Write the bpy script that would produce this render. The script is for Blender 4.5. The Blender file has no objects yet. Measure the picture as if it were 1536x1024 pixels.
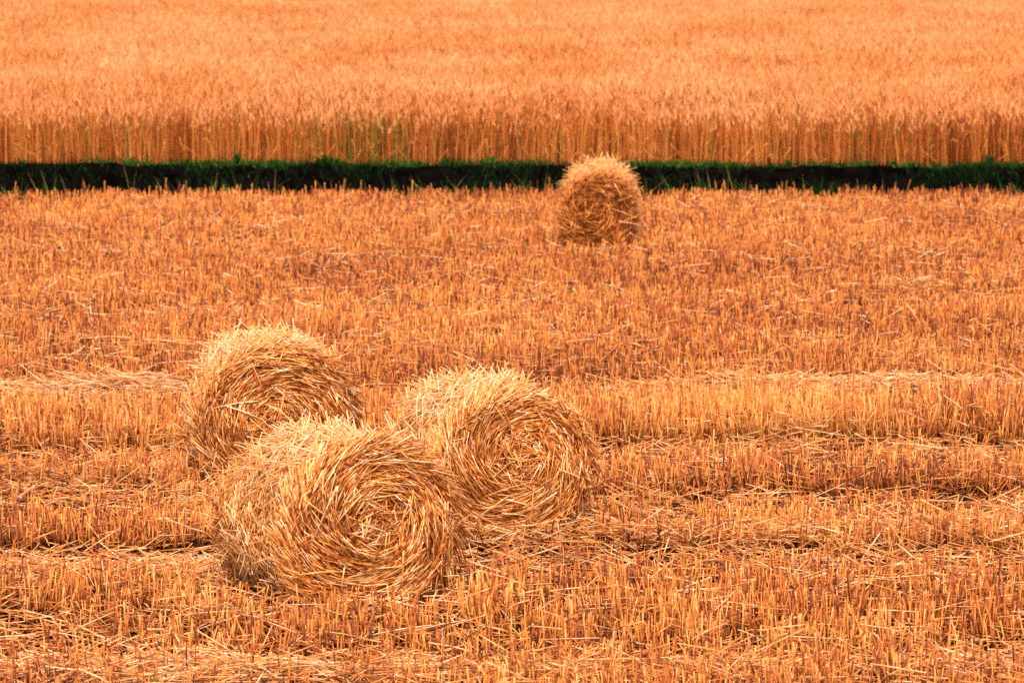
import bpy, math
import numpy as np

rng = np.random.default_rng(7)
scene = bpy.context.scene
col = scene.collection
R = math.radians

# ------------------------------------------------------------------ camera
CAM_H = 2.5
FPX = 7680.0                       # focal length in pixels of a 1536 wide frame
PITCH = math.atan(667.0 / FPX)     # looking slightly down
cam_d = bpy.data.cameras.new('camera')
cam = bpy.data.objects.new('camera', cam_d)
col.objects.link(cam)
cam.location = (0, 0, CAM_H)
cam.rotation_euler = (math.pi / 2 - PITCH, 0, 0)
cam_d.sensor_width = 36.0
cam_d.lens = FPX / 1536.0 * 36.0
cam_d.clip_start = 0.5
cam_d.clip_end = 6000
cam_d.dof.use_dof = True
cam_d.dof.focus_distance = 19.3
cam_d.dof.aperture_fstop = 11.0
scene.camera = cam


def ground_at(px, py, z=0.0):
    """pixel of the 1536x1024 photograph -> point of the plane at height z"""
    u = (px - 768.0) / FPX
    v = -(py - 512.0) / FPX
    c, s = math.cos(PITCH), math.sin(PITCH)
    dx, dy, dz = u, c + v * s, -s + v * c
    t = (z - CAM_H) / dz
    return dx * t, dy * t


def row_y(py):
    return ground_at(768, py)[1]


# ------------------------------------------------------------------ helpers
def smooth_noise(x, y, seed, scale, octaves=3):
    """cheap vectorised value noise in 0..1"""
    x = np.asarray(x, float); y = np.asarray(y, float)
    out = np.zeros(np.broadcast(x, y).shape); amp = 1.0; tot = 0.0
    for o in range(octaves):
        fx = x * scale * 2 ** o + 37.1 * (seed + o); fy = y * scale * 2 ** o + 11.7 * (seed + o)
        ix = np.floor(fx); iy = np.floor(fy)
        tx = fx - ix; ty = fy - iy
        tx = tx * tx * (3 - 2 * tx); ty = ty * ty * (3 - 2 * ty)

        def h(a, b):
            q = np.sin(a * 127.1 + b * 311.7 + (seed + o) * 74.7) * 43758.5453
            return q - np.floor(q)
        n = (h(ix, iy) * (1 - tx) + h(ix + 1, iy) * tx) * (1 - ty) + \
            (h(ix, iy + 1) * (1 - tx) + h(ix + 1, iy + 1) * tx) * ty
        out += n * amp; tot += amp; amp *= 0.5
    return out / tot


def unit(a):
    return a / np.maximum(np.linalg.norm(a, axis=1, keepdims=True), 1e-9)


class Geo:
    """collects vertices, quads/tris, a per-vertex tint and a material index"""
    def __init__(self):
        self.v = []; self.f4 = []; self.f3 = []; self.t = []; self.m4 = []; self.m3 = []; self.n = 0

    def add(self, verts, quads=None, tris=None, tint=None, mat=0):
        verts = np.asarray(verts, np.float32).reshape(-1, 3)
        if quads is not None and len(quads):
            self.f4.append(np.asarray(quads, np.int64) + self.n); self.m4.append(np.full(len(quads), mat))
        if tris is not None and len(tris):
            self.f3.append(np.asarray(tris, np.int64) + self.n); self.m3.append(np.full(len(tris), mat))
        self.v.append(verts)
        self.t.append(np.broadcast_to(np.asarray(tint if tint is not None else 0.5, np.float32), (len(verts),)))
        self.n += len(verts)

    def stems(self, base, d, length, width, tint, bend=None, segs=2, sides=3, prof=None, mat=0, cap=True, power=2.0):
        """n prisms: start at base, run along d, curve by bend; prof = width factor per ring"""
        n = len(base)
        if n == 0:
            return
        d = unit(np.asarray(d, float))
        length = np.broadcast_to(np.asarray(length, float), (n,)); width = np.broadcast_to(np.asarray(width, float), (n,))
        ref = np.tile([0.0, 0.0, 1.0], (n, 1)); ref[np.abs(d[:, 2]) > 0.8] = (1.0, 0, 0)
        a = unit(np.cross(d, ref)); b = np.cross(d, a)
        ph = rng.random(n) * 6.283
        rings = segs + 1
        if prof is None:
            prof = np.ones(rings)
        V = np.empty((n, rings, sides, 3))
        for i in range(rings):
            t = i / segs
            c = base + d * (length * t)[:, None]
            if bend is not None:
                c = c + bend * (t ** power)
            for s in range(sides):
                an = ph + 6.28318 * s / sides
                off = (a * np.cos(an)[:, None] + b * np.sin(an)[:, None]) * (width * 0.5 * prof[i])[:, None]
                V[:, i, s] = c + off
        k = rings * sides
        start = (np.arange(n) * k)[:, None]
        q = []
        for i in range(segs):
            for s in range(sides):
                s2 = (s + 1) % sides
                q.append([i * sides + s, i * sides + s2, (i + 1) * sides + s2, (i + 1) * sides + s])
        quads = (start[:, None] + np.array(q)[None]).reshape(-1, 4)
        tris = None
        if cap:
            if sides == 3:
                cp = np.array([[2, 1, 0], [segs * 3, segs * 3 + 1, segs * 3 + 2]])
                tris = (start[:, None] + cp[None]).reshape(-1, 3)
            else:
                cp = np.array([[3, 2, 1, 0], [segs * 4, segs * 4 + 1, segs * 4 + 2, segs * 4 + 3]])
                quads = np.concatenate([quads, (start[:, None] + cp[None]).reshape(-1, 4)])
        self.add(V.reshape(-1, 3), quads, tris, np.repeat(np.asarray(np.broadcast_to(tint, (n,)), float), k), mat)

    def build(self, name, mats, parent=None, smooth=True):
        me = bpy.data.meshes.new(name)
        v = np.concatenate(self.v); f4 = np.concatenate(self.f4) if self.f4 else np.zeros((0, 4), np.int64)
        f3 = np.concatenate(self.f3) if self.f3 else np.zeros((0, 3), np.int64)
        me.vertices.add(len(v)); me.vertices.foreach_set('co', v.ravel().astype(np.float32))
        nl = f4.size + f3.size
        me.loops.add(nl)
        me.loops.foreach_set('vertex_index', np.concatenate([f4.ravel(), f3.ravel()]).astype(np.int32))
        me.polygons.add(len(f4) + len(f3))
        ls = np.concatenate([np.arange(len(f4)) * 4, f4.size + np.arange(len(f3)) * 3]).astype(np.int32)
        me.polygons.foreach_set('loop_start', ls)
        mi = np.concatenate((self.m4 or [np.zeros(0)]) + (self.m3 or [np.zeros(0)])).astype(np.int32)
        me.polygons.foreach_set('material_index', mi)
        me.polygons.foreach_set('use_smooth', np.full(len(mi), smooth))
        me.update(calc_edges=True)
        at = me.attributes.new('tint', 'FLOAT', 'POINT')
        at.data.foreach_set('value', np.concatenate(self.t).astype(np.float32))
        for m in (mats if isinstance(mats, (list, tuple)) else [mats]):
            me.materials.append(m)
        o = bpy.data.objects.new(name, me)
        col.objects.link(o)
        if parent is not None:
            o.parent = parent
        return o


def tag(o, label, cat, group=None, kind=None):
    o['label'] = label; o['category'] = cat
    if group: o['group'] = group
    if kind: o['kind'] = kind
    return o


def thing(name, loc, rot=(0, 0, 0)):
    o = bpy.data.objects.new(name, None)
    o.empty_display_size = 0.2
    o.location = loc; o.rotation_euler = rot
    col.objects.link(o)
    return o


# ------------------------------------------------------------------ materials
def straw_material(name, stops, rough=0.6, spec=0.12, mottling=0.25, transl=0.0):
    """colour picked per stalk through the tint attribute, with a little mottling along each stalk"""
    m = bpy.data.materials.new(name); m.use_nodes = True
    nt = m.node_tree; N = nt.nodes; L = nt.links
    b = N['Principled BSDF']; b.inputs['Roughness'].default_value = rough
    b.inputs['Specular IOR Level'].default_value = spec
    at = N.new('ShaderNodeAttribute'); at.attribute_name = 'tint'
    tc = N.new('ShaderNodeTexCoord')
    nz = N.new('ShaderNodeTexNoise'); nz.inputs['Scale'].default_value = 38; nz.inputs['Detail'].default_value = 3
    L.new(tc.outputs['Object'], nz.inputs['Vector'])
    mr = N.new('ShaderNodeMapRange')
    mr.inputs['From Min'].default_value = 0.3; mr.inputs['From Max'].default_value = 0.7
    mr.inputs['To Min'].default_value = -mottling; mr.inputs['To Max'].default_value = mottling
    L.new(nz.outputs['Fac'], mr.inputs['Value'])
    ad = N.new('ShaderNodeMath'); ad.operation = 'ADD'; ad.use_clamp = True
    L.new(at.outputs['Fac'], ad.inputs[0]); L.new(mr.outputs['Result'], ad.inputs[1])
    cr = N.new('ShaderNodeValToRGB')
    el = cr.color_ramp.elements
    el[0].position = stops[0][0]; el[0].color = (*stops[0][1], 1)
    el[1].position = stops[-1][0]; el[1].color = (*stops[-1][1], 1)
    for p, c in stops[1:-1]:
        e = el.new(p); e.color = (*c, 1)
    L.new(ad.outputs[0], cr.inputs['Fac'])
    L.new(cr.outputs['Color'], b.inputs['Base Color'])
    if transl > 0:
        tr = N.new('ShaderNodeBsdfTranslucent'); mx = N.new('ShaderNodeMixShader'); mx.inputs['Fac'].default_value = transl
        L.new(cr.outputs['Color'], tr.inputs['Color'])
        L.new(b.outputs['BSDF'], mx.inputs[1]); L.new(tr.outputs['BSDF'], mx.inputs[2])
        L.new(mx.outputs['Shader'], N['Material Output'].inputs['Surface'])
    return m


M_bale = straw_material('bale_side_straw', [(0.0, (0.17, 0.040, 0.008)), (0.28, (0.40, 0.118, 0.023)), (0.52, (0.53, 0.190, 0.044)),
                                            (0.8, (0.58, 0.285, 0.104)), (1.0, (0.62, 0.395, 0.23))])
M_face = straw_material('bale_end_straw', [(0.0, (0.12, 0.025, 0.005)), (0.28, (0.42, 0.107, 0.017)), (0.55, (0.64, 0.222, 0.042)),
                                           (0.82, (0.74, 0.345, 0.112)), (1.0, (0.79, 0.50, 0.29))])
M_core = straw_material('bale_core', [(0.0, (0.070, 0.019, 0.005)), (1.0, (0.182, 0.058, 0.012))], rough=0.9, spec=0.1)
M_stub = straw_material('stubble_stalk', [(0.0, (0.055, 0.0095, 0.003)), (0.3, (0.21, 0.043, 0.008)), (0.6, (0.37, 0.098, 0.020)),
                                          (0.88, (0.47, 0.166, 0.024)), (1.0, (0.52, 0.245, 0.080))])
M_loose = straw_material('loose_straw', [(0.0, (0.15, 0.033, 0.008)), (0.3, (0.39, 0.108, 0.022)), (0.65, (0.54, 0.205, 0.056)),
                                         (1.0, (0.65, 0.39, 0.21))])
M_wstem = straw_material('wheat_stalk', [(0.0, (0.16, 0.026, 0.005)), (0.35, (0.44, 0.104, 0.016)), (0.85, (0.70, 0.250, 0.056)),
                                         (0.94, (0.68, 0.25, 0.06)), (0.96, (0.14, 0.14, 0.015)), (1.0, (0.08, 0.12, 0.012))], mottling=0.06)
M_wear = straw_material('wheat_ear', [(0.0, (0.42, 0.102, 0.018)), (0.4, (0.68, 0.235, 0.066)), (1.0, (0.76, 0.340, 0.145))], mottling=0.2, transl=0.15)
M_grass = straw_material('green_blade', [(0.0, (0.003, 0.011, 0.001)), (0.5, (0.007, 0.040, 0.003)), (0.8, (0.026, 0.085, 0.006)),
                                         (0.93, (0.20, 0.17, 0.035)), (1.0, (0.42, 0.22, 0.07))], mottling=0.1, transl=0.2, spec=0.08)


def soil_material():
    m = bpy.data.materials.new('soil'); m.use_nodes = True
    nt = m.node_tree; N = nt.nodes; L = nt.links
    b = N['Principled BSDF']; b.inputs['Roughness'].default_value = 0.95; b.inputs['Specular IOR Level'].default_value = 0.0
    tc = N.new('ShaderNodeTexCoord')
    n1 = N.new('ShaderNodeTexNoise'); n1.inputs['Scale'].default_value = 9; n1.inputs['Detail'].default_value = 9
    n2 = N.new('ShaderNodeTexNoise'); n2.inputs['Scale'].default_value = 55; n2.inputs['Detail'].default_value = 6
    L.new(tc.outputs['Object'], n1.inputs['Vector']); L.new(tc.outputs['Object'], n2.inputs['Vector'])
    c1 = N.new('ShaderNodeValToRGB')
    c1.color_ramp.elements[0].position = 0.35; c1.color_ramp.elements[0].color = (0.0008, 0.0006, 0.0006, 1)
    c1.color_ramp.elements[1].position = 0.7; c1.color_ramp.elements[1].color = (0.0032, 0.0023, 0.0022, 1)
    L.new(n1.outputs['Fac'], c1.inputs['Fac'])
    # chaff litter: only on the level fields, by position across the ditch
    c2 = N.new('ShaderNodeValToRGB')
    c2.color_ramp.elements[0].position = 0.56; c2.color_ramp.elements[0].color = (0, 0, 0, 1)
    c2.color_ramp.elements[1].position = 0.64; c2.color_ramp.elements[1].color = (1, 1, 1, 1)
    L.new(n2.outputs['Fac'], c2.inputs['Fac'])
    at = N.new('ShaderNodeAttribute'); at.attribute_name = 'tint'
    mu = N.new('ShaderNodeMath'); mu.operation = 'MULTIPLY'
    L.new(c2.outputs['Color'], mu.inputs[0]); L.new(at.outputs['Fac'], mu.inputs[1])
    mx = N.new('ShaderNodeMix'); mx.data_type = 'RGBA'
    L.new(mu.outputs[0], mx.inputs['Factor'])
    L.new(c1.outputs['Color'], mx.inputs['A']); mx.inputs['B'].default_value = (0.26, 0.10, 0.04, 1)
    L.new(mx.outputs['Result'], b.inputs['Base Color'])
    bp = N.new('ShaderNodeBump'); bp.inputs['Strength'].default_value = 0.8; bp.inputs['Distance'].default_value = 0.02
    L.new(n2.outputs['Fac'], bp.inputs['Height']); L.new(bp.outputs['Normal'], b.inputs['Normal'])
    return m


# ------------------------------------------------------------------ terrain
EDGE = 41.3          # end of the mown field
BANK = 43.9          # top of the far ditch bank
FAR_Z = 0.19         # the uncut field lies a little higher


def edge_shift(x):
    return 0.9 * (smooth_noise(x, 0 * x, 3, 0.45, 4) - 0.5) + 0.022 * x


def bank_shift(x):
    return 0.7 * (smooth_noise(x, 0 * x, 9, 0.7, 4) - 0.5) - 0.03 * x


def ground_z(x, y):
    x = np.asarray(x, float); y = np.asarray(y, float)
    e = EDGE + edge_shift(x); k = BANK + bank_shift(x)
    bump = 0.035 * (smooth_noise(x, y, 1, 2.2, 4) - 0.5)
    a = np.clip((y - e) / 0.75, 0, 1); a = a * a * (3 - 2 * a)
    c = np.clip((y - (k - 0.55)) / 0.5, 0, 1); c = c * (2 - c)
    rough = 0.10 * (smooth_noise(x, y, 21, 3.5, 3) - 0.5) * np.where((c > 0) & (c < 1), 1, 0.2)
    z = -0.62 * a + (0.62 + FAR_Z) * c
    return z + bump + rough * (c > 0) * np.exp(-((y - k) / 0.8) ** 2)


def make_ground():
    xs = np.concatenate([-np.geomspace(3000, 13, 26), np.arange(-12, 12.01, 0.08), np.geomspace(13, 3000, 26)])
    ys = np.concatenate([[-3000, -800, -200, -50, -10, 0, 5, 9], np.arange(12, 40.8, 0.09), np.arange(40.8, 45.6, 0.045),
                         np.arange(45.8, 60, 0.4), np.geomspace(61, 4000, 40)])
    X, Y = np.meshgrid(xs, ys)
    Z = ground_z(X, Y)
    far = (np.abs(X) > 13) | (Y < 11)
    nx, ny = len(xs), len(ys)
    idx = np.arange(nx * ny).reshape(ny, nx)
    q = np.stack([idx[:-1, :-1], idx[:-1, 1:], idx[1:, 1:], idx[1:, :-1]], -1).reshape(-1, 4)
    lit = np.where((Y < EDGE + edge_shift(X) + 0.1), 1.0, 0.0) + np.where(Y > BANK + bank_shift(X) + 0.35, 1.0, 0.0)
    g = Geo()
    g.add(np.stack([X, Y, Z], -1).reshape(-1, 3), q, None, lit.ravel())
    o = g.build('ground', soil_material())
    tag(o, 'dark bare soil under the stubble, dipping into a ditch before the wheat', 'ground', kind='structure')


make_ground()

# ------------------------------------------------------------------ straw bales
BALES = []   # footprints (x, y, half length, radius, yaw)


def make_bale(px, py_base, rad, length, yaw, pitch, label, seed, front=1.0, back=0.88, shade_tint=0.0, xs=1.04, zs=0.985):
    global rng
    keep = rng
    rng = np.random.default_rng(seed)
    fx, fy = ground_at(px, py_base)
    ax = np.array([math.sin(-yaw), math.cos(yaw)])     # axis on the ground, pointing away from the camera
    cx, cy = fx + ax[0] * length / 2, fy + ax[1] * length / 2
    root = thing('straw_bale', (cx, cy, float(ground_z(cx, cy)) - 0.015), (0, 0, yaw))
    tag(root, label, 'straw bale', 'round straw bales lying on the stubble field')
    BALES.append((cx, cy, length / 2, rad, yaw))
    hl = length / 2
    sd = seed * 1.7

    def radius(th, v):
        f = np.interp(v, [0, 0.06, 0.25, 0.6, 0.9, 1.0], [front * 0.97, front, (front + 1) / 2 if front < 1 else 1.0, 1.0, back, back * 0.95])
        lump = 0.03 * np.sin(2 * th + sd) + 0.02 * np.sin(3 * th + 2.1 * sd + 3 * v) + 0.018 * np.sin(5 * th - sd + 7 * v) + 0.02 * np.sin(9 * v + sd + th)
        return rad * f * (1 + lump)

    def place(r, th, v, yo=0.0):
        x = r * np.cos(th) * xs; z = r * np.sin(th) * zs
        y = (v - 0.5) * length + yo + 0 * x
        # the back end rides up a little on loose straw, the underside is pressed flat by the weight
        zz = rad * zs + z + (y + hl) * math.tan(pitch)
        zz = np.where(zz < 0.03, 0.03 - (0.03 - zz) * 0.25, zz)
        return np.stack([x, y, zz], -1)

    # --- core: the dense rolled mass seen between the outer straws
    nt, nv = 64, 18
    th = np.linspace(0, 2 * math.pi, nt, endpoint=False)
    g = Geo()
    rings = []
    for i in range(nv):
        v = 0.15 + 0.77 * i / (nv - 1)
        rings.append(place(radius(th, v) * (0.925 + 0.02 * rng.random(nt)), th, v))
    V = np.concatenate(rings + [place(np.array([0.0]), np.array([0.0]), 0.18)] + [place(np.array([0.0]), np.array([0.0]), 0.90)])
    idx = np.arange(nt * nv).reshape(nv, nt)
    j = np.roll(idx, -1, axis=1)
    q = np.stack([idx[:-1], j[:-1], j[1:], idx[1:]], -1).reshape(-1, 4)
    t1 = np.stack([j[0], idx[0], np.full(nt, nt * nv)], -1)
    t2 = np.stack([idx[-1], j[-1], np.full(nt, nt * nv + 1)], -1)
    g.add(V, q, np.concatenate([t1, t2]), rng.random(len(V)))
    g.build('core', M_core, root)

    # --- the spiral ends
    def spiral_end(sign, n):
        gg = Geo()
        u = rng.random(n)
        r = (u ** 0.55) * rad * 0.985
        phi = rng.random(n) * 2 * math.pi
        v0 = 0.0 if sign > 0 else 1.0
        rr = radius(phi, np.full(n, 0.03 if sign > 0 else 0.97)) / rad
        r = r * rr
        inner = np.clip(1 - (r / rad) / 0.36, 0, 1)
        k = rng.normal(0.34, 0.19, n)
        # the coil is wound about an off-centre core and wanders where clumps were pressed in
        qx = r * np.cos(phi) - 0.16 * rad * math.sin(seed * 2.3); qz = r * np.sin(phi) - 0.14 * rad * math.cos(seed * 1.1)
        pc = np.arctan2(qz, qx); inner = np.clip(1 - np.hypot(qx, qz) / rad / 0.48, 0, 1)
        k = k + 0.55 * (smooth_noise(r * np.cos(phi), r * np.sin(phi), seed, 7.0, 2) - 0.5)
        clump = smooth_noise(r * np.cos(phi), r * np.sin(phi), seed + 3, 9.0, 3)
        t = np.stack([np.sin(pc), -np.cos(pc)], -1); o = np.stack([np.cos(pc), np.sin(pc)], -1)
        d2 = t + o * k[:, None]
        ra = rng.random(n) * 2 * math.pi
        d2 = d2 * (1 - inner)[:, None] + np.stack([np.cos(ra), np.sin(ra)], -1) * (inner * 1.3 + 0.07)[:, None]
        d2 = unit(d2)
        layer = rng.random(n)
        depth = 0.085 * layer - 0.022 + 0.004 * inner + 0.03 * (clump - 0.5)          # metres inward from the end plane
        axial = rng.normal(0, 0.10, n) + 0.22 * inner * rng.normal(0, 1, n)
        L = (0.12 + 0.17 * rng.random(n)) * (0.42 + 0.55 * np.clip(r / rad, 0, 1))
        W = rng.uniform(0.0024, 0.0046, n)
        P = place(r, phi, np.full(n, v0), 0)
        P[:, 1] += sign * depth
        D = np.stack([d2[:, 0] * 1.04, axial * sign, d2[:, 1] * 0.985], -1); D = unit(D)
        oc = np.stack([o[:, 0], 0 * r, o[:, 1]], -1)
        curve = -oc * (L * rng.uniform(0.0, 0.16, n) * (1 - inner))[:, None]
        tint = np.where(rng.random(n) < 0.28, rng.uniform(0.0, 0.4, n), rng.uniform(0.35, 1.0, n))
        tint = np.clip(tint + shade_tint, 0, 1)  # offset puts shade into the straw colour of the end
        base = P - D * (L / 2)[:, None]
        gg.stems(base, D, L, W, tint, curve, segs=2, sides=4)
        # a few stray stalks lying across the end
        m = 14
        ph = rng.random(m) * 6.28; r2 = rad * np.sqrt(rng.random(m)) * 0.85
        P = place(r2, ph, np.full(m, v0)); P[:, 1] -= sign * rng.uniform(0.022, 0.04, m)
        an = rng.random(m) * 6.28
        D = np.stack([np.cos(an), rng.normal(0, 0.1, m), np.sin(an)], -1)
        L = rng.uniform(0.08, 0.2, m)
        gg.stems(P - D * (L / 2)[:, None], D, L, rng.uniform(0.004, 0.0065, m), rng.uniform(0.55, 1.0, m),
                 np.stack([0 * L, 0 * L, -0.1 * L], -1), segs=2, sides=4)
        gg.build('spiral_end', M_face, root)

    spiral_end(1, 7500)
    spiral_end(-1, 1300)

    # --- the rolled side: short, tangled stalks
    def side(n, lo, hi, wild, lmin, lmax, tmin, tmax, gg, thr=None):
        v = rng.random(n) * 0.98 + 0.01
        th = rng.random(n) * 2 * math.pi if thr is None else rng.uniform(thr[0], thr[1], n)
        r = radius(th, v) + rng.uniform(lo, hi, n)
        P = place(r, th, v)
        tang = np.stack([np.sin(th), 0 * th, -np.cos(th)], -1)
        axi = np.tile([0.0, 1.0, 0.0], (n, 1))
        rad_d = np.stack([np.cos(th), 0 * th, np.sin(th)], -1)
        an = np.where(rng.random(n) < 0.55, rng.normal(0, 0.55, n), rng.random(n) * 6.28)
        D = tang * np.cos(an)[:, None] + axi * np.sin(an)[:, None] + rad_d * rng.normal(0.02, wild, n)[:, None]
        D = unit(D)
        L = rng.uniform(lmin, lmax, n)
        curve = -rad_d * (L * rng.uniform(0, 0.2, n))[:, None]
        tint = np.clip(rng.uniform(tmin, tmax, n) + 0.15 * np.clip((r - rad) / 0.05, -1, 1) + 0.38 * shade_tint, 0, 1)
        gg.stems(P - D * (L / 2)[:, None], D, L, rng.uniform(0.0027, 0.0052, n), tint, curve, segs=2, sides=4)

    g = Geo()
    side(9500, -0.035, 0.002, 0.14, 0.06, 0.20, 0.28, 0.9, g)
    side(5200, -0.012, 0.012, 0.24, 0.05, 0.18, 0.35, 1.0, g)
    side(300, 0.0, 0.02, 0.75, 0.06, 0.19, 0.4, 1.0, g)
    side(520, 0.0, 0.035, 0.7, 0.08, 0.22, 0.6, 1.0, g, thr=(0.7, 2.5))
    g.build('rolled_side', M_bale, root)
    # --- frayed rim: stalks working loose where the side meets the front end
    g = Geo()
    n = 850
    th = rng.random(n) * 6.283
    v = np.abs(rng.normal(0, 0.05, n))
    r = radius(th, v) + rng.uniform(-0.02, 0.012, n)
    P = place(r, th, v, -0.004)
    tang = np.stack([np.sin(th), 0 * th, -np.cos(th)], -1); rd = np.stack([np.cos(th), 0 * th, np.sin(th)], -1)
    D = unit(tang + rd * rng.normal(0.26, 0.24, n)[:, None] + np.array([0, 1.0, 0]) * rng.normal(-0.05, 0.25, n)[:, None])
    L = rng.uniform(0.09, 0.25, n)
    g.stems(P - D * (L * 0.45)[:, None], D, L, rng.uniform(0.0034, 0.006, n), np.clip(rng.uniform(0.1, 0.85, n) + 0.4 * shade_tint, 0, 1),
            -rd * (L * rng.uniform(0, 0.15, n))[:, None], segs=2, sides=4)
    # wisps: little bundles of stalks that stand off the outline together
    nb = 32 if shade_tint > -0.1 else 16
    bt = rng.uniform(-0.6, 3.7, nb); bv = np.where(rng.random(nb) < 0.6, np.abs(rng.normal(0, 0.06, nb)), rng.random(nb))
    bo = rng.uniform(0.25, 0.95, nb); ba = rng.normal(-0.1, 0.35, nb); bl = rng.uniform(0.12, 0.24, nb)
    kk = rng.integers(4, 13, nb)
    th = np.repeat(bt, kk) + rng.normal(0, 0.05, kk.sum()); v = np.clip(np.repeat(bv, kk) + rng.normal(0, 0.02, kk.sum()), 0, 1)
    n = len(th)
    P = place(radius(th, v) - 0.015, th, v)
    tang = np.stack([np.sin(th), 0 * th, -np.cos(th)], -1); rd = np.stack([np.cos(th), 0 * th, np.sin(th)], -1)
    D = unit(tang + rd * (np.repeat(bo, kk) + rng.normal(0, 0.12, n))[:, None] + np.array([0, 1.0, 0]) * (np.repeat(ba, kk) + rng.normal(0, 0.12, n))[:, None])
    L = np.repeat(bl, kk) * rng.uniform(0.6, 1.15, n)
    g.stems(P - D * (L * 0.4)[:, None], D, L, rng.uniform(0.0028, 0.005, n), rng.uniform(0.3, 1.0, n),
            -rd * (L * rng.uniform(0, 0.12, n))[:, None], segs=2, sides=4)
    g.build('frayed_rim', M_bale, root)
    rng = keep
    return root


make_bale(558, 921, 0.308, 0.78, R(26), R(-1.2), 'straw bale nearest the camera, in front of two others, its whole spiral end showing', 11)
make_bale(770, 806, 0.302, 0.70, R(21), R(0.5), 'straw bale right of the nearest one, its back half hidden behind that bale', 23)
make_bale(414, 731, 0.312, 0.66, R(11), R(0.5), 'straw bale partly hidden behind the nearest bale, only the upper part of its spiral showing', 37)
make_bale(897, 388, 0.300, 0.72, R(-3), R(1.5), 'lone straw bale far off by the dark ditch, with its end tinted dark as shade', 51, front=0.86, back=0.95, shade_tint=-0.42, xs=0.93, zs=1.03)  # negative tint paints shade into its end and, more weakly, its sides


def near_bale(x, y, pad=0.0):
    m = np.zeros(len(x), bool)
    for cx, cy, hl, rad, yaw in BALES:
        dx, dy = x - cx, y - cy
        u = dx * math.cos(yaw) + dy * math.sin(yaw)
        w = -dx * math.sin(yaw) + dy * math.cos(yaw)
        m |= (np.abs(u) < rad * 0.9 + pad) & (w < hl + pad) & (w > -hl - 0.13 - pad)
    return m


# ------------------------------------------------------------------ stubble
L_PY = [1100, 1000, 960, 930, 900, 882, 850, 836, 832, 800, 772, 745, 738, 734, 712, 698, 689, 685, 650, 630, 618, 600, 585, 500, 490, 470, 430, 395, 380, 340, 290]
L_D = [.55, .55, .75, 1.0, .9, .35, .3, .25, 1.1, .9, .4, .3, .3, 1.0, .6, .3, .2, 1.2, 1.0, .8, .3, .2, .9, 1.0, .6, .9, 1.0, .7, 1.0, 1.0, 1.1]
L_H = [.11, .11, .12, .135, .135, .09, .08, .08, .135, .12, .09, .08, .08, .13, .10, .08, .08, .175, .165, .13, .08, .08, .12, .14, .10, .12, .13, .11, .13, .12, .13]
R_PY = [1100, 1000, 960, 920, 880, 850, 838, 834, 800, 772, 757, 753, 720, 698, 681, 676, 640, 625, 616, 592, 582, 500, 460, 445, 400, 385, 340, 290]
R_D = [.55, .6, .9, 1.0, .7, .4, .3, .95, .8, .35, .25, 1.1, .8, .4, .2, 1.45, 1.3, .8, .2, .2, .9, 1.0, .75, 1.0, .8, 1.0, 1.0, 1.1]
R_H = [.11, .11, .13, .135, .11, .09, .08, .13, .115, .09, .08, .14, .12, .10, .09, .22, .20, .13, .08, .08, .12, .13, .11, .13, .12, .13, .12, .13]
L_Y = np.array([row_y(p) for p in L_PY]); R_Y = np.array([row_y(p) for p in R_PY])


# spots of open dark soil, some added as contact shade by the bales: pixel, half width and half depth in metres
BARE = [(*ground_at(px, py), wx, wy) for px, py, wx, wy in [
    (280, 846, 0.26, 0.30), (985, 846, 0.14, 0.22), (1175, 842, 0.16, 0.22), (1215, 762, 0.20, 0.26), (1440, 766, 0.16, 0.22), (1040, 775, 0.12, 0.2),
    (20, 694, 0.10, 0.26), (985, 606, 0.14, 0.40), (1110, 604, 0.10, 0.3), (1370, 604, 0.14, 0.3), (740, 800, 0.14, 0.2), (330, 912, 0.18, 0.22),
    (430, 920, 0.14, 0.2), (30, 940, 0.10, 0.16), (1330, 925, 0.1, 0.16), (860, 920, 0.1, 0.16), (130, 668, 0.12, 0.25), (1290, 690, 0.1, 0.2), (650, 925, 0.12, 0.18)]]


def field_profile(x, y):
    """density and height of the stubble: cutting rows run across the field"""
    w = 0.30 * (smooth_noise(x, y * 0.2, 5, 0.9, 3) - 0.5)
    yy = y + w * np.clip(y / 25, 0.6, 1.4)
    side = np.clip((x / (y * 0.1) + 0.25) / 0.5, 0, 1)
    d = np.interp(yy, L_Y, L_D) * (1 - side) + np.interp(yy, R_Y, R_D) * side
    h = np.interp(yy, L_Y, L_H) * (1 - side) + np.interp(yy, R_Y, R_H) * side
    patch = smooth_noise(x, y, 15, 1.3, 3)
    d = d ** 1.3 * np.where(y < 24, np.clip(-0.3 + 2.6 * patch, 0.04, 2), np.clip(0.2 + 1.6 * patch, 0.05, 2))
    h = h * (0.8 + 0.4 * smooth_noise(x, y, 16, 1.1, 2))
    for bx, by, wx, wy in BARE:
        q = np.exp(-(((x - bx) / wx) ** 2 + ((y - by) / wy) ** 2) ** 2)
        d = d * (1 - 0.93 * q); h = h * (1 - 0.45 * q)
    return d, h


def bare(x, y):
    q = np.zeros(len(x))
    for bx, by, wx, wy in BARE:
        q = np.maximum(q, np.exp(-(((x - bx) / wx) ** 2 + ((y - by) / wy) ** 2) ** 2))
    return q


def sample_field(per_m2, y0, y1, margin=1.2):
    """random points over the wedge of field the camera can look along"""
    wmax = 0.1 * y1 * 1.12 + margin
    n = int(per_m2 * (y1 - y0) * 2 * wmax)
    x = rng.uniform(-wmax, wmax, n); y = rng.uniform(y0, y1, n)
    m = np.abs(x) < 0.1 * y * 1.12 + margin
    return x[m], y[m]


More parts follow.
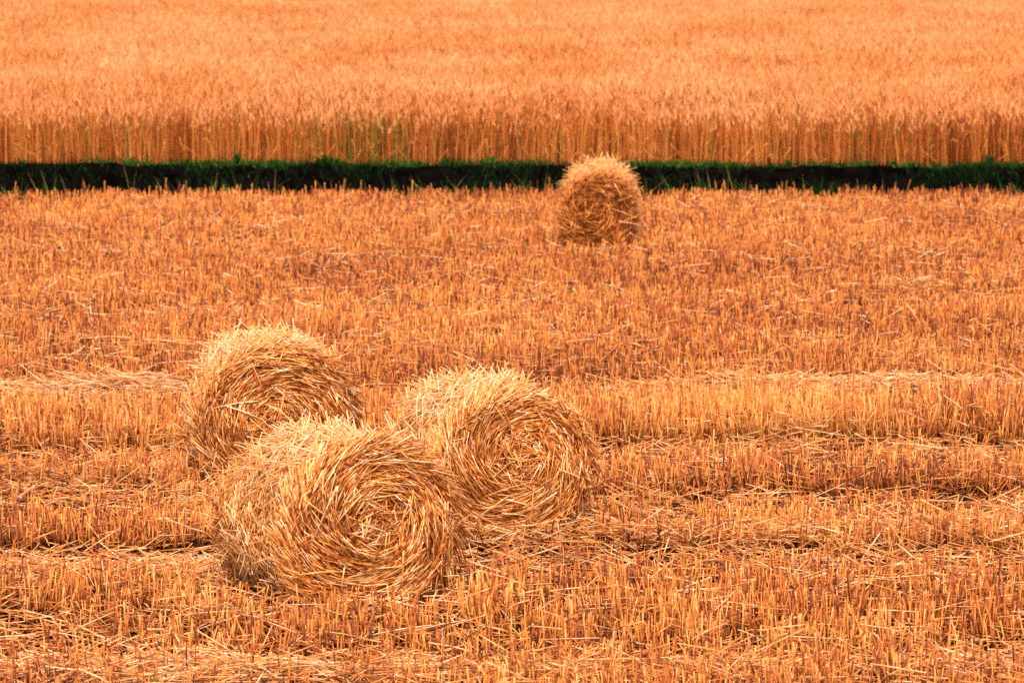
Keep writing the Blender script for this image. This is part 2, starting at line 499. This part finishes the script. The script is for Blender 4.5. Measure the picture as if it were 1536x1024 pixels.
def make_stubble():
    g = Geo()
    x, y = sample_field(195, 14.6, EDGE + 0.4)
    d, h = field_profile(x, y)
    keep = (rng.random(len(x)) < d * 0.95) & (y < EDGE + edge_shift(x) + 0.12)
    x, y, h = x[keep], y[keep], h[keep]
    # every plant is a tuft of several cut stalks
    k = rng.integers(3, 9, len(x))
    cx = np.repeat(x, k); cy = np.repeat(y, k); ch = np.repeat(h, k); n = len(cx)
    lean = np.repeat(rng.normal(0, 0.09, (len(x), 2)), k, axis=0)
    dxy = rng.normal(0, 0.016, (n, 2))
    sx = cx + dxy[:, 0] * 1.5; sy = cy + dxy[:, 1] * 1.5
    ok = ~near_bale(sx, sy)
    sx, sy, ch, dxy, lean = sx[ok], sy[ok], ch[ok], dxy[ok], lean[ok]
    n = len(sx)
    D = np.stack([lean[:, 0] + dxy[:, 0] * 3.0 + rng.normal(0, 0.07, n), lean[:, 1] + dxy[:, 1] * 3.0 + rng.normal(0, 0.07, n), np.ones(n)], -1)
    tip = rng.random(n) < 0.14
    D[tip, 0] += rng.normal(0, 1.0, tip.sum()); D[tip, 1] += rng.normal(0, 0.6, tip.sum())
    length = ch * rng.uniform(0.45, 1.25, n) + 0.012
    tall = rng.random(n) < 0.02
    length[tall] *= 1.35
    ragged = (sy > EDGE + edge_shift(sx) - 0.9) & (rng.random(n) < 0.07)
    length[ragged] *= rng.uniform(1.05, 1.5, ragged.sum())
    W = rng.uniform(0.0038, 0.0070, n) * np.clip(sy / 26, 1, 1.3)
    patch = smooth_noise(sx, sy, 30, 0.9, 3)
    amp = 0.8 - 0.3 * np.clip((sy - 22) / 8, 0, 1)
    tint = np.where(rng.random(n) < 0.28, rng.uniform(0.0, 0.3, n), rng.uniform(0.3, 0.95, n)) + (patch - 0.5) * amp
    tint = np.clip(tint, 0, 1)
    tint = np.clip(tint - 0.05 * np.clip((sy - 25) / 8, 0, 1), 0, 1)
    tint = np.where(ch > 0.155, np.clip(tint + 0.16, 0, 0.93), tint)
    base = np.stack([sx, sy, ground_z(sx, sy) - 0.01], -1)
    bend = np.stack([rng.normal(0, 0.05, n) * length, rng.normal(0, 0.05, n) * length, 0 * length], -1)
    g.stems(base, D, length, W, tint, bend, segs=2, sides=3, prof=[1.15, 1.0, 0.95])
    # ragged leaf sheaths hanging from some stalks
    m = rng.random(n) < 0.25
    b2 = base[m] + unit(D[m]) * (length[m] * rng.uniform(0.3, 0.9, m.sum()))[:, None]
    a = rng.random(m.sum()) * 6.28
    d2 = np.stack([np.cos(a), np.sin(a) * 0.8, rng.uniform(0.1, 1.2, m.sum())], -1)
    l2 = rng.uniform(0.03, 0.075, m.sum())
    g.stems(b2, d2, l2, rng.uniform(0.005, 0.009, m.sum()), np.clip(tint[m] + rng.normal(0.05, 0.2, m.sum()), 0, 1),
            np.stack([0 * l2, 0 * l2, -l2 * rng.uniform(0.3, 1.0, m.sum())], -1), segs=2, sides=3, prof=[0.7, 1.0, 0.2])
    o = g.build('stubble', M_stub)
    tag(o, 'orange cut stubble standing in rows over the mown field', 'stubble', kind='stuff')
    print('stubble stalks', n)


make_stubble()


# ------------------------------------------------------------------ loose straw
def litter(g, x, y, z0, z1, lmin, lmax, along, tmin, tmax, wmin=0.0032, wmax=0.0060, tilt=0.26):
    ok = ~near_bale(x, y, -0.03)
    x, y = x[ok], y[ok]
    n = len(x)
    z0 = np.broadcast_to(z0, ok.shape)[ok]; z1 = np.broadcast_to(z1, ok.shape)[ok]
    an = rng.normal(0, along, n) if along < 3 else rng.random(n) * 6.283
    L = lmin + (lmax - lmin) * rng.random(n) ** 1.5
    D = np.stack([np.cos(an), np.sin(an), rng.normal(0, tilt, n)], -1); D = unit(D)
    z = ground_z(x, y) + 0.006 + z0 + (z1 - z0) * rng.random(n)
    z = np.maximum(z, ground_z(x, y) + 0.005 + np.abs(D[:, 2]) * L * 0.45)
    P = np.stack([x, y, z], -1)
    bend = np.stack([rng.normal(0, 0.06, n) * L, rng.normal(0, 0.06, n) * L, -rng.uniform(0, 0.08, n) * L], -1)
    patch = smooth_noise(x, y, 44, 0.8, 2) - 0.5
    tint = np.clip(rng.uniform(tmin, tmax, n) + 0.35 * patch, 0, 1)
    g.stems(P - D * (L / 2)[:, None], D, L, rng.uniform(wmin, wmax, n) * np.clip(y / 26, 1, 1.3), tint, bend, segs=2, sides=3)


def make_litter():
    g = Geo()
    x, y = sample_field(640, 14.2, EDGE - 0.2)
    d, h = field_profile(x, y)
    p = np.clip(1.2 - d, 0.28, 1.0) * (0.35 + 1.1 * smooth_noise(x, y, 50, 0.7, 3))
    p *= 1 - 0.85 * bare(x, y)
    p *= 1 - 0.45 * np.clip((y - 25) / 8, 0, 1)
    k = rng.random(len(x)) < p
    x, y, h = x[k], y[k], h[k]
    litter(g, x, y, 0.0, h * 0.75, 0.05, 0.22, 9, 0.05, 1.0)
    # short chaff on the soil
    x, y = sample_field(170, 14.2, EDGE - 0.1)
    k = rng.random(len(x)) > 0.7 * bare(x, y)
    x, y = x[k], y[k]
    litter(g, x, y, 0.0, 0.01, 0.02, 0.07, 9, 0.0, 0.7, tilt=0.05)
    # long straws dropped across the tops of the stubble
    x, y = sample_field(22, 14.2, EDGE - 0.5)
    d, h = field_profile(x, y)
    litter(g, x, y, h * 0.6, h * 0.95, 0.1, 0.28, 0.8, 0.45, 1.0, tilt=0.25)
    # straw shed round the bales
    for cx, cy, hl, rad, yaw in BALES:
        a = rng.random(520) * 6.283; r = rad + 0.02 + np.abs(rng.normal(0, 0.22, 520))
        litter(g, cx + np.cos(a) * (r + 0.0), cy + np.sin(a) * (r + hl - rad), 0.0, 0.07, 0.06, 0.22, 9, 0.35, 1.0, tilt=0.3)
    o = g.build('loose_straw', M_loose)
    tag(o, 'pale loose straws scattered over the soil and stubble', 'loose straw', kind='stuff')


make_litter()


def swath(px0, py0, px1, py1, width, high, count, label, along=0.7):
    """a low windrow of raked straw lying across the field"""
    g = Geo()
    x0, y0 = ground_at(px0, py0); x1, y1 = ground_at(px1, py1)
    t = rng.random(count)
    gap = smooth_noise(t * 9, t * 0, int(px0) % 17 + 2, 1.0, 3)
    ok = rng.random(count) < np.clip(gap * 1.7 - 0.15, 0, 1) * np.clip(np.minimum(t, 1 - t) * 9, 0.1, 1)
    t = t[ok]; gap = gap[ok]; n = len(t)
    off = np.clip(rng.normal(0, 0.38, n), -1, 1)
    x = x0 + (x1 - x0) * t; y = y0 + (y1 - y0) * t + off * width + 0.25 * (smooth_noise(t * 7, t * 0, 8, 1.0, 2) - 0.5)
    top = high * (1 - off ** 2) * (0.35 + gap)
    litter(g, x, y, top * 0.35, top, 0.1, 0.34, along, 0.35, 1.0, wmin=0.0034, wmax=0.006, tilt=0.20)
    o = g.build('straw_swath', M_loose)
    tag(o, label, 'straw swath', group='raked straw swaths across the stubble', kind='stuff')


swath(915, 600, 1640, 598, 0.20, 0.13, 5200, 'long low swath of raked pale straw right of the bales, behind the tall yellow stubble')
swath(-90, 600, 262, 597, 0.16, 0.12, 1500, 'short swath of raked straw at the left, behind the tall stubble and left of the bales')
swath(190, 487, 520, 480, 0.34, 0.08, 1500, 'thin swath of pale straw just beyond the half-hidden bale')
swath(-60, 726, 290, 716, 0.22, 0.07, 1700, 'flat pale swath of straw at the left, beside the nearest bale')
swath(-60, 868, 330, 862, 0.20, 0.06, 1500, 'flat pale swath of straw at the left, before the foot of the nearest bale')
swath(900, 812, 1640, 800, 0.24, 0.06, 2300, 'flat swath of straw at the right, level with the middle of the nearest bale')
swath(-60, 1012, 1640, 1012, 0.26, 0.06, 3000, 'pale flattened swath of straw along the very front of the field', along=0.8)


# ------------------------------------------------------------------ standing wheat
def make_wheat():
    g = Geo()

    def plants(x, y, full, ear_scale, wscale, low=0.62):
        n = len(x)
        H = 0.50 + 0.06 * smooth_noise(x, y, 60, 0.5, 2) + rng.normal(0, 0.035, n)
        if full:
            H = H * (1 - 0.36 * rng.random(n) ** 1.9) * (0.80 + 0.20 * np.clip((y - BANK - bank_shift(x) - 0.2) / 1.1, 0, 1))
        gz = np.where(y < 60, ground_z(x, y), FAR_Z)
        wind = 0.05 * (smooth_noise(x, y, 61, 0.25, 2) - 0.5)
        lean = np.stack([wind + rng.normal(0, 0.05, n), rng.normal(0, 0.05, n) - 0.02, np.ones(n)], -1)
        D = unit(lean)
        base = np.stack([x, y, gz - 0.01], -1)
        sb = base if full else base + D * (H * low)[:, None]
        sl = H if full else H * (1 - low)
        patch = smooth_noise(x, y, 63, 1.6, 3)
        tint = np.clip(rng.beta(1.0, 1.25, n) * 0.86 + (patch - 0.5) * 0.6 - 0.03, 0, 0.86)
        if full:
            gr = (rng.random(n) < 0.05 + 0.25 * (smooth_noise(x, y * 0, 64, 1.5, 2) > 0.66))
            tint = np.where(gr, rng.uniform(0.97, 1.0, n), tint)
        bend = np.stack([rng.normal(0, 0.02, n), rng.normal(0, 0.02, n), 0 * H], -1)
        g.stems(sb, D, sl, rng.uniform(0.004, 0.0065, n) * wscale, tint, bend, segs=2 if full else 1, sides=3, cap=False)
        top = sb + D * sl[:, None] + bend
        # ear: a spindle that nods to one side, with a fan of awns
        a = rng.random(n) * 6.283
        nod = rng.uniform(0.05, 0.5, n)
        E = unit(np.stack([np.cos(a) * nod, np.sin(a) * nod, np.ones(n)], -1))
        el = rng.uniform(0.05, 0.08, n) * ear_scale
        et = np.clip(rng.beta(2, 2, n) + 1.1 * (smooth_noise(x, y * 0.35, 66, 0.9, 4) - 0.5), 0, 1)
        droop = np.stack([np.cos(a) * 0.012, np.sin(a) * 0.012, -0.012 * np.ones(n)], -1) * nod[:, None]
        g.stems(top - E * 0.004, E, el, rng.uniform(0.010, 0.014, n) * wscale * ear_scale, et, droop, segs=3, sides=3,
                prof=[0.45, 1.0, 0.85, 0.2], mat=1, cap=False)
        tip = top + E * (el * 0.45)[:, None]
        for k in range(3 if full else 2):
            A = unit(E + rng.normal(0, 0.22, (n, 3)))
            al = rng.uniform(0.06, 0.11, n)
            g.stems(tip, A, al, 0.0024 * wscale * np.ones(n), np.clip(et + 0.15, 0, 1), droop * 1.5, segs=1, sides=3, prof=[1, 0.3], mat=1, cap=False)
        if full:
            # dry leaf blades
            m = rng.random(n) < 0.3
            q = m.sum()
            b2 = base[m] + D[m] * (H[m] * rng.uniform(0.2, 0.85, q))[:, None]
            aa = rng.random(q) * 6.283
            d2 = np.stack([np.cos(aa), np.sin(aa), rng.uniform(0.6, 2.0, q)], -1)
            l2 = rng.uniform(0.07, 0.16, q)
            g.stems(b2, d2, l2, rng.uniform(0.005, 0.009, q), np.clip(tint[m] + rng.normal(0, 0.12, q) * (tint[m] < 0.9), 0, 1),
                    np.stack([0 * l2, 0 * l2, -l2 * rng.uniform(0.3, 1.1, q)], -1), segs=2, sides=3, prof=[0.7, 1.0, 0.15], cap=False)

    def area(y0, y1, dens, margin=1.6):
        w = 0.1 * y1 * 1.12 + margin
        n = int(dens * (y1 - y0) * 2 * w)
        x = rng.uniform(-w, w, n); y = rng.uniform(y0, y1, n)
        m = (np.abs(x) < 0.1 * y * 1.12 + margin) & (y > BANK + bank_shift(x) + 0.22)
        return x[m], y[m]
    x, y = area(43.7, 45.5, 800)
    m = rng.random(len(x)) < -0.15 + 1.5 * smooth_noise(x, y * 0.3, 70, 5.5, 2)
    plants(x[m], y[m], True, 1.0, 1.15)
    x, y = area(45.5, 52, 230)
    plants(x, y, False, 1.1, 1.2, low=0.35)
    x, y = area(52, 66, 170)
    plants(x, y, False, 1.1, 1.25, low=0.5)
    x, y = area(66, 112, 125, 3)
    plants(x, y, False, 1.1, 1.4, low=0.5)
    # broken stalks leaning out at the front of the crop
    n = 110
    x = rng.uniform(-6.5, 6.5, n); y = BANK + bank_shift(x) + rng.uniform(0.14, 0.3, n)
    D = np.stack([rng.normal(0, 0.7, n), rng.normal(-0.1, 0.15, n), np.ones(n)], -1)
    L = rng.uniform(0.1, 0.32, n)
    g.stems(np.stack([x, y, ground_z(x, y) - 0.01], -1), D, L, 0.0045, rng.uniform(0.4, 0.86, n),
            np.stack([rng.normal(0, 0.03, n), 0 * L, -0.1 * L], -1), segs=2, sides=3)
    o = g.build('wheat', [M_wstem, M_wear])
    tag(o, 'ripe orange wheat standing uncut behind the dark ditch', 'wheat', kind='stuff')


make_wheat()


# ------------------------------------------------------------------ grass of the ditch bank
def make_grass():
    g = Geo()

    def blades(x, y, lmin, lmax, tmin, tmax, w=0.006, out=0.5):
        n = len(x)
        a = rng.random(n) * 6.283; s = rng.random(n) * out
        D = np.stack([np.cos(a) * s, np.sin(a) * s - 0.15, np.ones(n)], -1)
        L = rng.uniform(lmin, lmax, n)
        bend = np.stack([np.cos(a), np.sin(a), -0.6 * np.ones(n)], -1) * (L * rng.uniform(0.1, 0.5, n))[:, None]
        g.stems(np.stack([x, y, ground_z(x, y) - 0.006], -1), D, L, w * rng.uniform(0.7, 1.3, n), rng.uniform(tmin, tmax, n), bend,
                segs=2, sides=3, prof=[0.9, 1.0, 0.12], cap=False)
    # fringe along the lip of the bank
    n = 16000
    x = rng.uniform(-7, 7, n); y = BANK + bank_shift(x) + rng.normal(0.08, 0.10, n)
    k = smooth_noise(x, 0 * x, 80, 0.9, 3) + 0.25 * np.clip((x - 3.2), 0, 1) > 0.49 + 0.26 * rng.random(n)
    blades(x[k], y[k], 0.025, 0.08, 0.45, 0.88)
    # scattered over the dark face
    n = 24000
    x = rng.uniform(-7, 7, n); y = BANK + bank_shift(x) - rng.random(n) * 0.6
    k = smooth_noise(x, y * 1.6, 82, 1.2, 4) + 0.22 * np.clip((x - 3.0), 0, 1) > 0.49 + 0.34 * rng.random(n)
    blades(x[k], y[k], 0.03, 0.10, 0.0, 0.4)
    # separate tufts along the lip
    nb = 46
    bx = rng.uniform(-6.5, 6.5, nb); bh = rng.uniform(0.05, 0.16, nb); k = rng.integers(14, 60, nb)
    x = np.repeat(bx, k) + rng.normal(0, 0.055, k.sum()); y = BANK + bank_shift(x) + rng.normal(0.04, 0.05, k.sum())
    n = len(x); hh = np.repeat(bh, k)
    a = rng.random(n) * 6.283; sp = rng.random(n) * 0.7
    D = np.stack([np.cos(a) * sp, np.sin(a) * sp, np.ones(n)], -1); L = hh * rng.uniform(0.5, 1.1, n)
    g.stems(np.stack([x, y, ground_z(x, y) - 0.006], -1), D, L, 0.008 * rng.uniform(0.7, 1.3, n), np.repeat(rng.uniform(0.45, 0.8, nb), k) + rng.normal(0, 0.06, n),
            np.stack([np.cos(a) * 0.3, np.sin(a) * 0.3, -0.3 * np.ones(n)], -1) * L[:, None], segs=2, sides=3, prof=[0.9, 1.0, 0.12], cap=False)
    # taller growth on the near slope of the ditch, tips showing above the stubble edge
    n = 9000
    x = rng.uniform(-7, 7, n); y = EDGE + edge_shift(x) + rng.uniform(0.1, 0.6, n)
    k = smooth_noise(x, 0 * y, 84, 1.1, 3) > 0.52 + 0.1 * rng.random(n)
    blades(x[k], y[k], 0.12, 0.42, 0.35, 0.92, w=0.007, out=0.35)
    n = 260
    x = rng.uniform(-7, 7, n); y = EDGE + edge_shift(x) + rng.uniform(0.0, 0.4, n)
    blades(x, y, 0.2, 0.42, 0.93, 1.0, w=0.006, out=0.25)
    o = g.build('ditch_grass', M_grass)
    tag(o, 'dark green grass growing on the bank and sides of the ditch', 'grass', kind='stuff')


make_grass()


def make_regrowth():
    g = Geo()
    bx, by = sample_field(0.9, 15.5, EDGE - 0.4)
    nb = len(bx); k = rng.integers(3, 10, nb)
    x = np.repeat(bx, k) + rng.normal(0, 0.02, k.sum()); y = np.repeat(by, k) + rng.normal(0, 0.02, k.sum()); n = len(x)
    ok = ~near_bale(x, y)
    x, y = x[ok], y[ok]; n = len(x)
    a = rng.random(n) * 6.283; sp = rng.random(n) * 0.6
    L = rng.uniform(0.05, 0.13, n)
    g.stems(np.stack([x, y, ground_z(x, y) - 0.006], -1), np.stack([np.cos(a) * sp, np.sin(a) * sp, np.ones(n)], -1), L, rng.uniform(0.004, 0.008, n),
            rng.uniform(0.72, 0.92, n), np.stack([np.cos(a) * 0.3, np.sin(a) * 0.3, -0.3 * np.ones(n)], -1) * L[:, None],
            segs=2, sides=3, prof=[0.9, 1.0, 0.12], cap=False)
    o = g.build('grass_regrowth', M_grass)
    tag(o, 'sparse small green blades growing among the cut stubble', 'grass', kind='stuff')


make_regrowth()


def weed(px, py, high, spread, label, n=70, tint=(0.3, 0.8)):
    """a leafy plant: a stem with whorls of blades"""
    x, y = ground_at(px, py, FAR_Z)
    y = float(BANK + bank_shift(np.array([x]))[0] + 0.06)
    x = (px - 768.0) / FPX * y / math.cos(PITCH)
    z = float(ground_z(x, y))
    root = thing('weed_plant', (x, y, z - 0.01))
    tag(root, label, 'weed', 'green weeds on the lip of the ditch bank')
    g = Geo()
    m = 7
    a = rng.random(m) * 6.283
    D = np.stack([np.cos(a) * spread, np.sin(a) * spread, 0.12 * np.ones(m) + high], -1)
    L = rng.uniform(0.6, 1.0, m) * high
    g.stems(np.zeros((m, 3)), D, L, 0.006, rng.uniform(*tint, m), None, segs=2, sides=3, prof=[1, .8, .4])
    g.build('stem', M_grass, root)
    g = Geo()
    i = rng.integers(0, m, n); t = rng.uniform(0.2, 1.0, n)
    base = unit(D)[i] * (L[i] * t)[:, None]
    a = rng.random(n) * 6.283
    d = np.stack([np.cos(a), np.sin(a), rng.uniform(0.2, 1.2, n)], -1)
    l = rng.uniform(0.025, 0.06, n) * (high / 0.12) ** 0.5
    g.stems(base, d, l, rng.uniform(0.009, 0.016, n), rng.uniform(*tint, n), np.stack([0 * l, 0 * l, -l * 0.5], -1),
            segs=3, sides=3, prof=[0.4, 1.0, 0.8, 0.1], cap=False)
    g.build('leaves', M_grass, root)


weed(357, 240, 0.12, 0.05, 'bushy green weed on the ditch lip, beyond the half-hidden bale')
weed(488, 240, 0.10, 0.03, 'narrow upright green weed on the ditch lip, right of the bushy one')
weed(411, 243, 0.07, 0.04, 'low green weed on the ditch lip, between the bushy one and the narrow upright one', 50)
weed(1182, 245, 0.08, 0.05, 'low green weed on the ditch lip, nearest one right of the lone far bale')
weed(1338, 246, 0.06, 0.05, 'smallest green weed on the ditch lip, left of the big dark clump', 45)
weed(1482, 246, 0.11, 0.09, 'widest and darkest green weed clump on the ditch lip, at the far right', 150, (0.15, 0.6))
weed(36, 238, 0.07, 0.07, 'low spreading green weed on the ditch lip, at the far left', 70)

# ------------------------------------------------------------------ light
SUN_EL, SUN_AZ = R(60), R(-178)     # high, from behind the camera
sd = bpy.data.lights.new('sun', 'SUN')
sun = bpy.data.objects.new('sun', sd)
col.objects.link(sun)
sd.energy = 2.6
sd.angle = R(24)
sd.color = (1.0, 0.93, 0.84)
sun.rotation_euler = (math.pi / 2 - SUN_EL, 0, math.pi - SUN_AZ)
sun.location = (0, 30, 20)

world = bpy.data.worlds.new('World')
scene.world = world
world.use_nodes = True
nt = world.node_tree
sky = nt.nodes.new('ShaderNodeTexSky')
sky.sky_type = 'NISHITA'
sky.sun_disc = False
sky.sun_elevation = SUN_EL
sky.sun_rotation = SUN_AZ
sky.dust_density = 4.0
sky.air_density = 0.8
sky.ozone_density = 0.3
bg = nt.nodes['Background']
bg.inputs['Strength'].default_value = 0.15
# thin even cloud: the blue of the clear sky is mostly veiled by warm white
veil = nt.nodes.new('ShaderNodeMix'); veil.data_type = 'RGBA'
veil.inputs['Factor'].default_value = 0.65
veil.inputs['B'].default_value = (7.0, 6.2, 5.2, 1)
nt.links.new(sky.outputs['Color'], veil.inputs['A'])
nt.links.new(veil.outputs['Result'], bg.inputs['Color'])

# ------------------------------------------------------------------ render
scene.view_settings.view_transform = 'Standard'
scene.view_settings.look = 'None'
scene.view_settings.exposure = 1.27
scene.view_settings.gamma = 1.0
scene.render.engine = 'CYCLES'
cy = scene.cycles
cy.max_bounces = 8
cy.diffuse_bounces = 5
cy.glossy_bounces = 2
cy.transmission_bounces = 2
cy.use_denoising = False
cy.denoiser = 'OPENIMAGEDENOISE'
cy.denoising_input_passes = 'RGB_ALBEDO_NORMAL'
cy.sample_clamp_indirect = 5
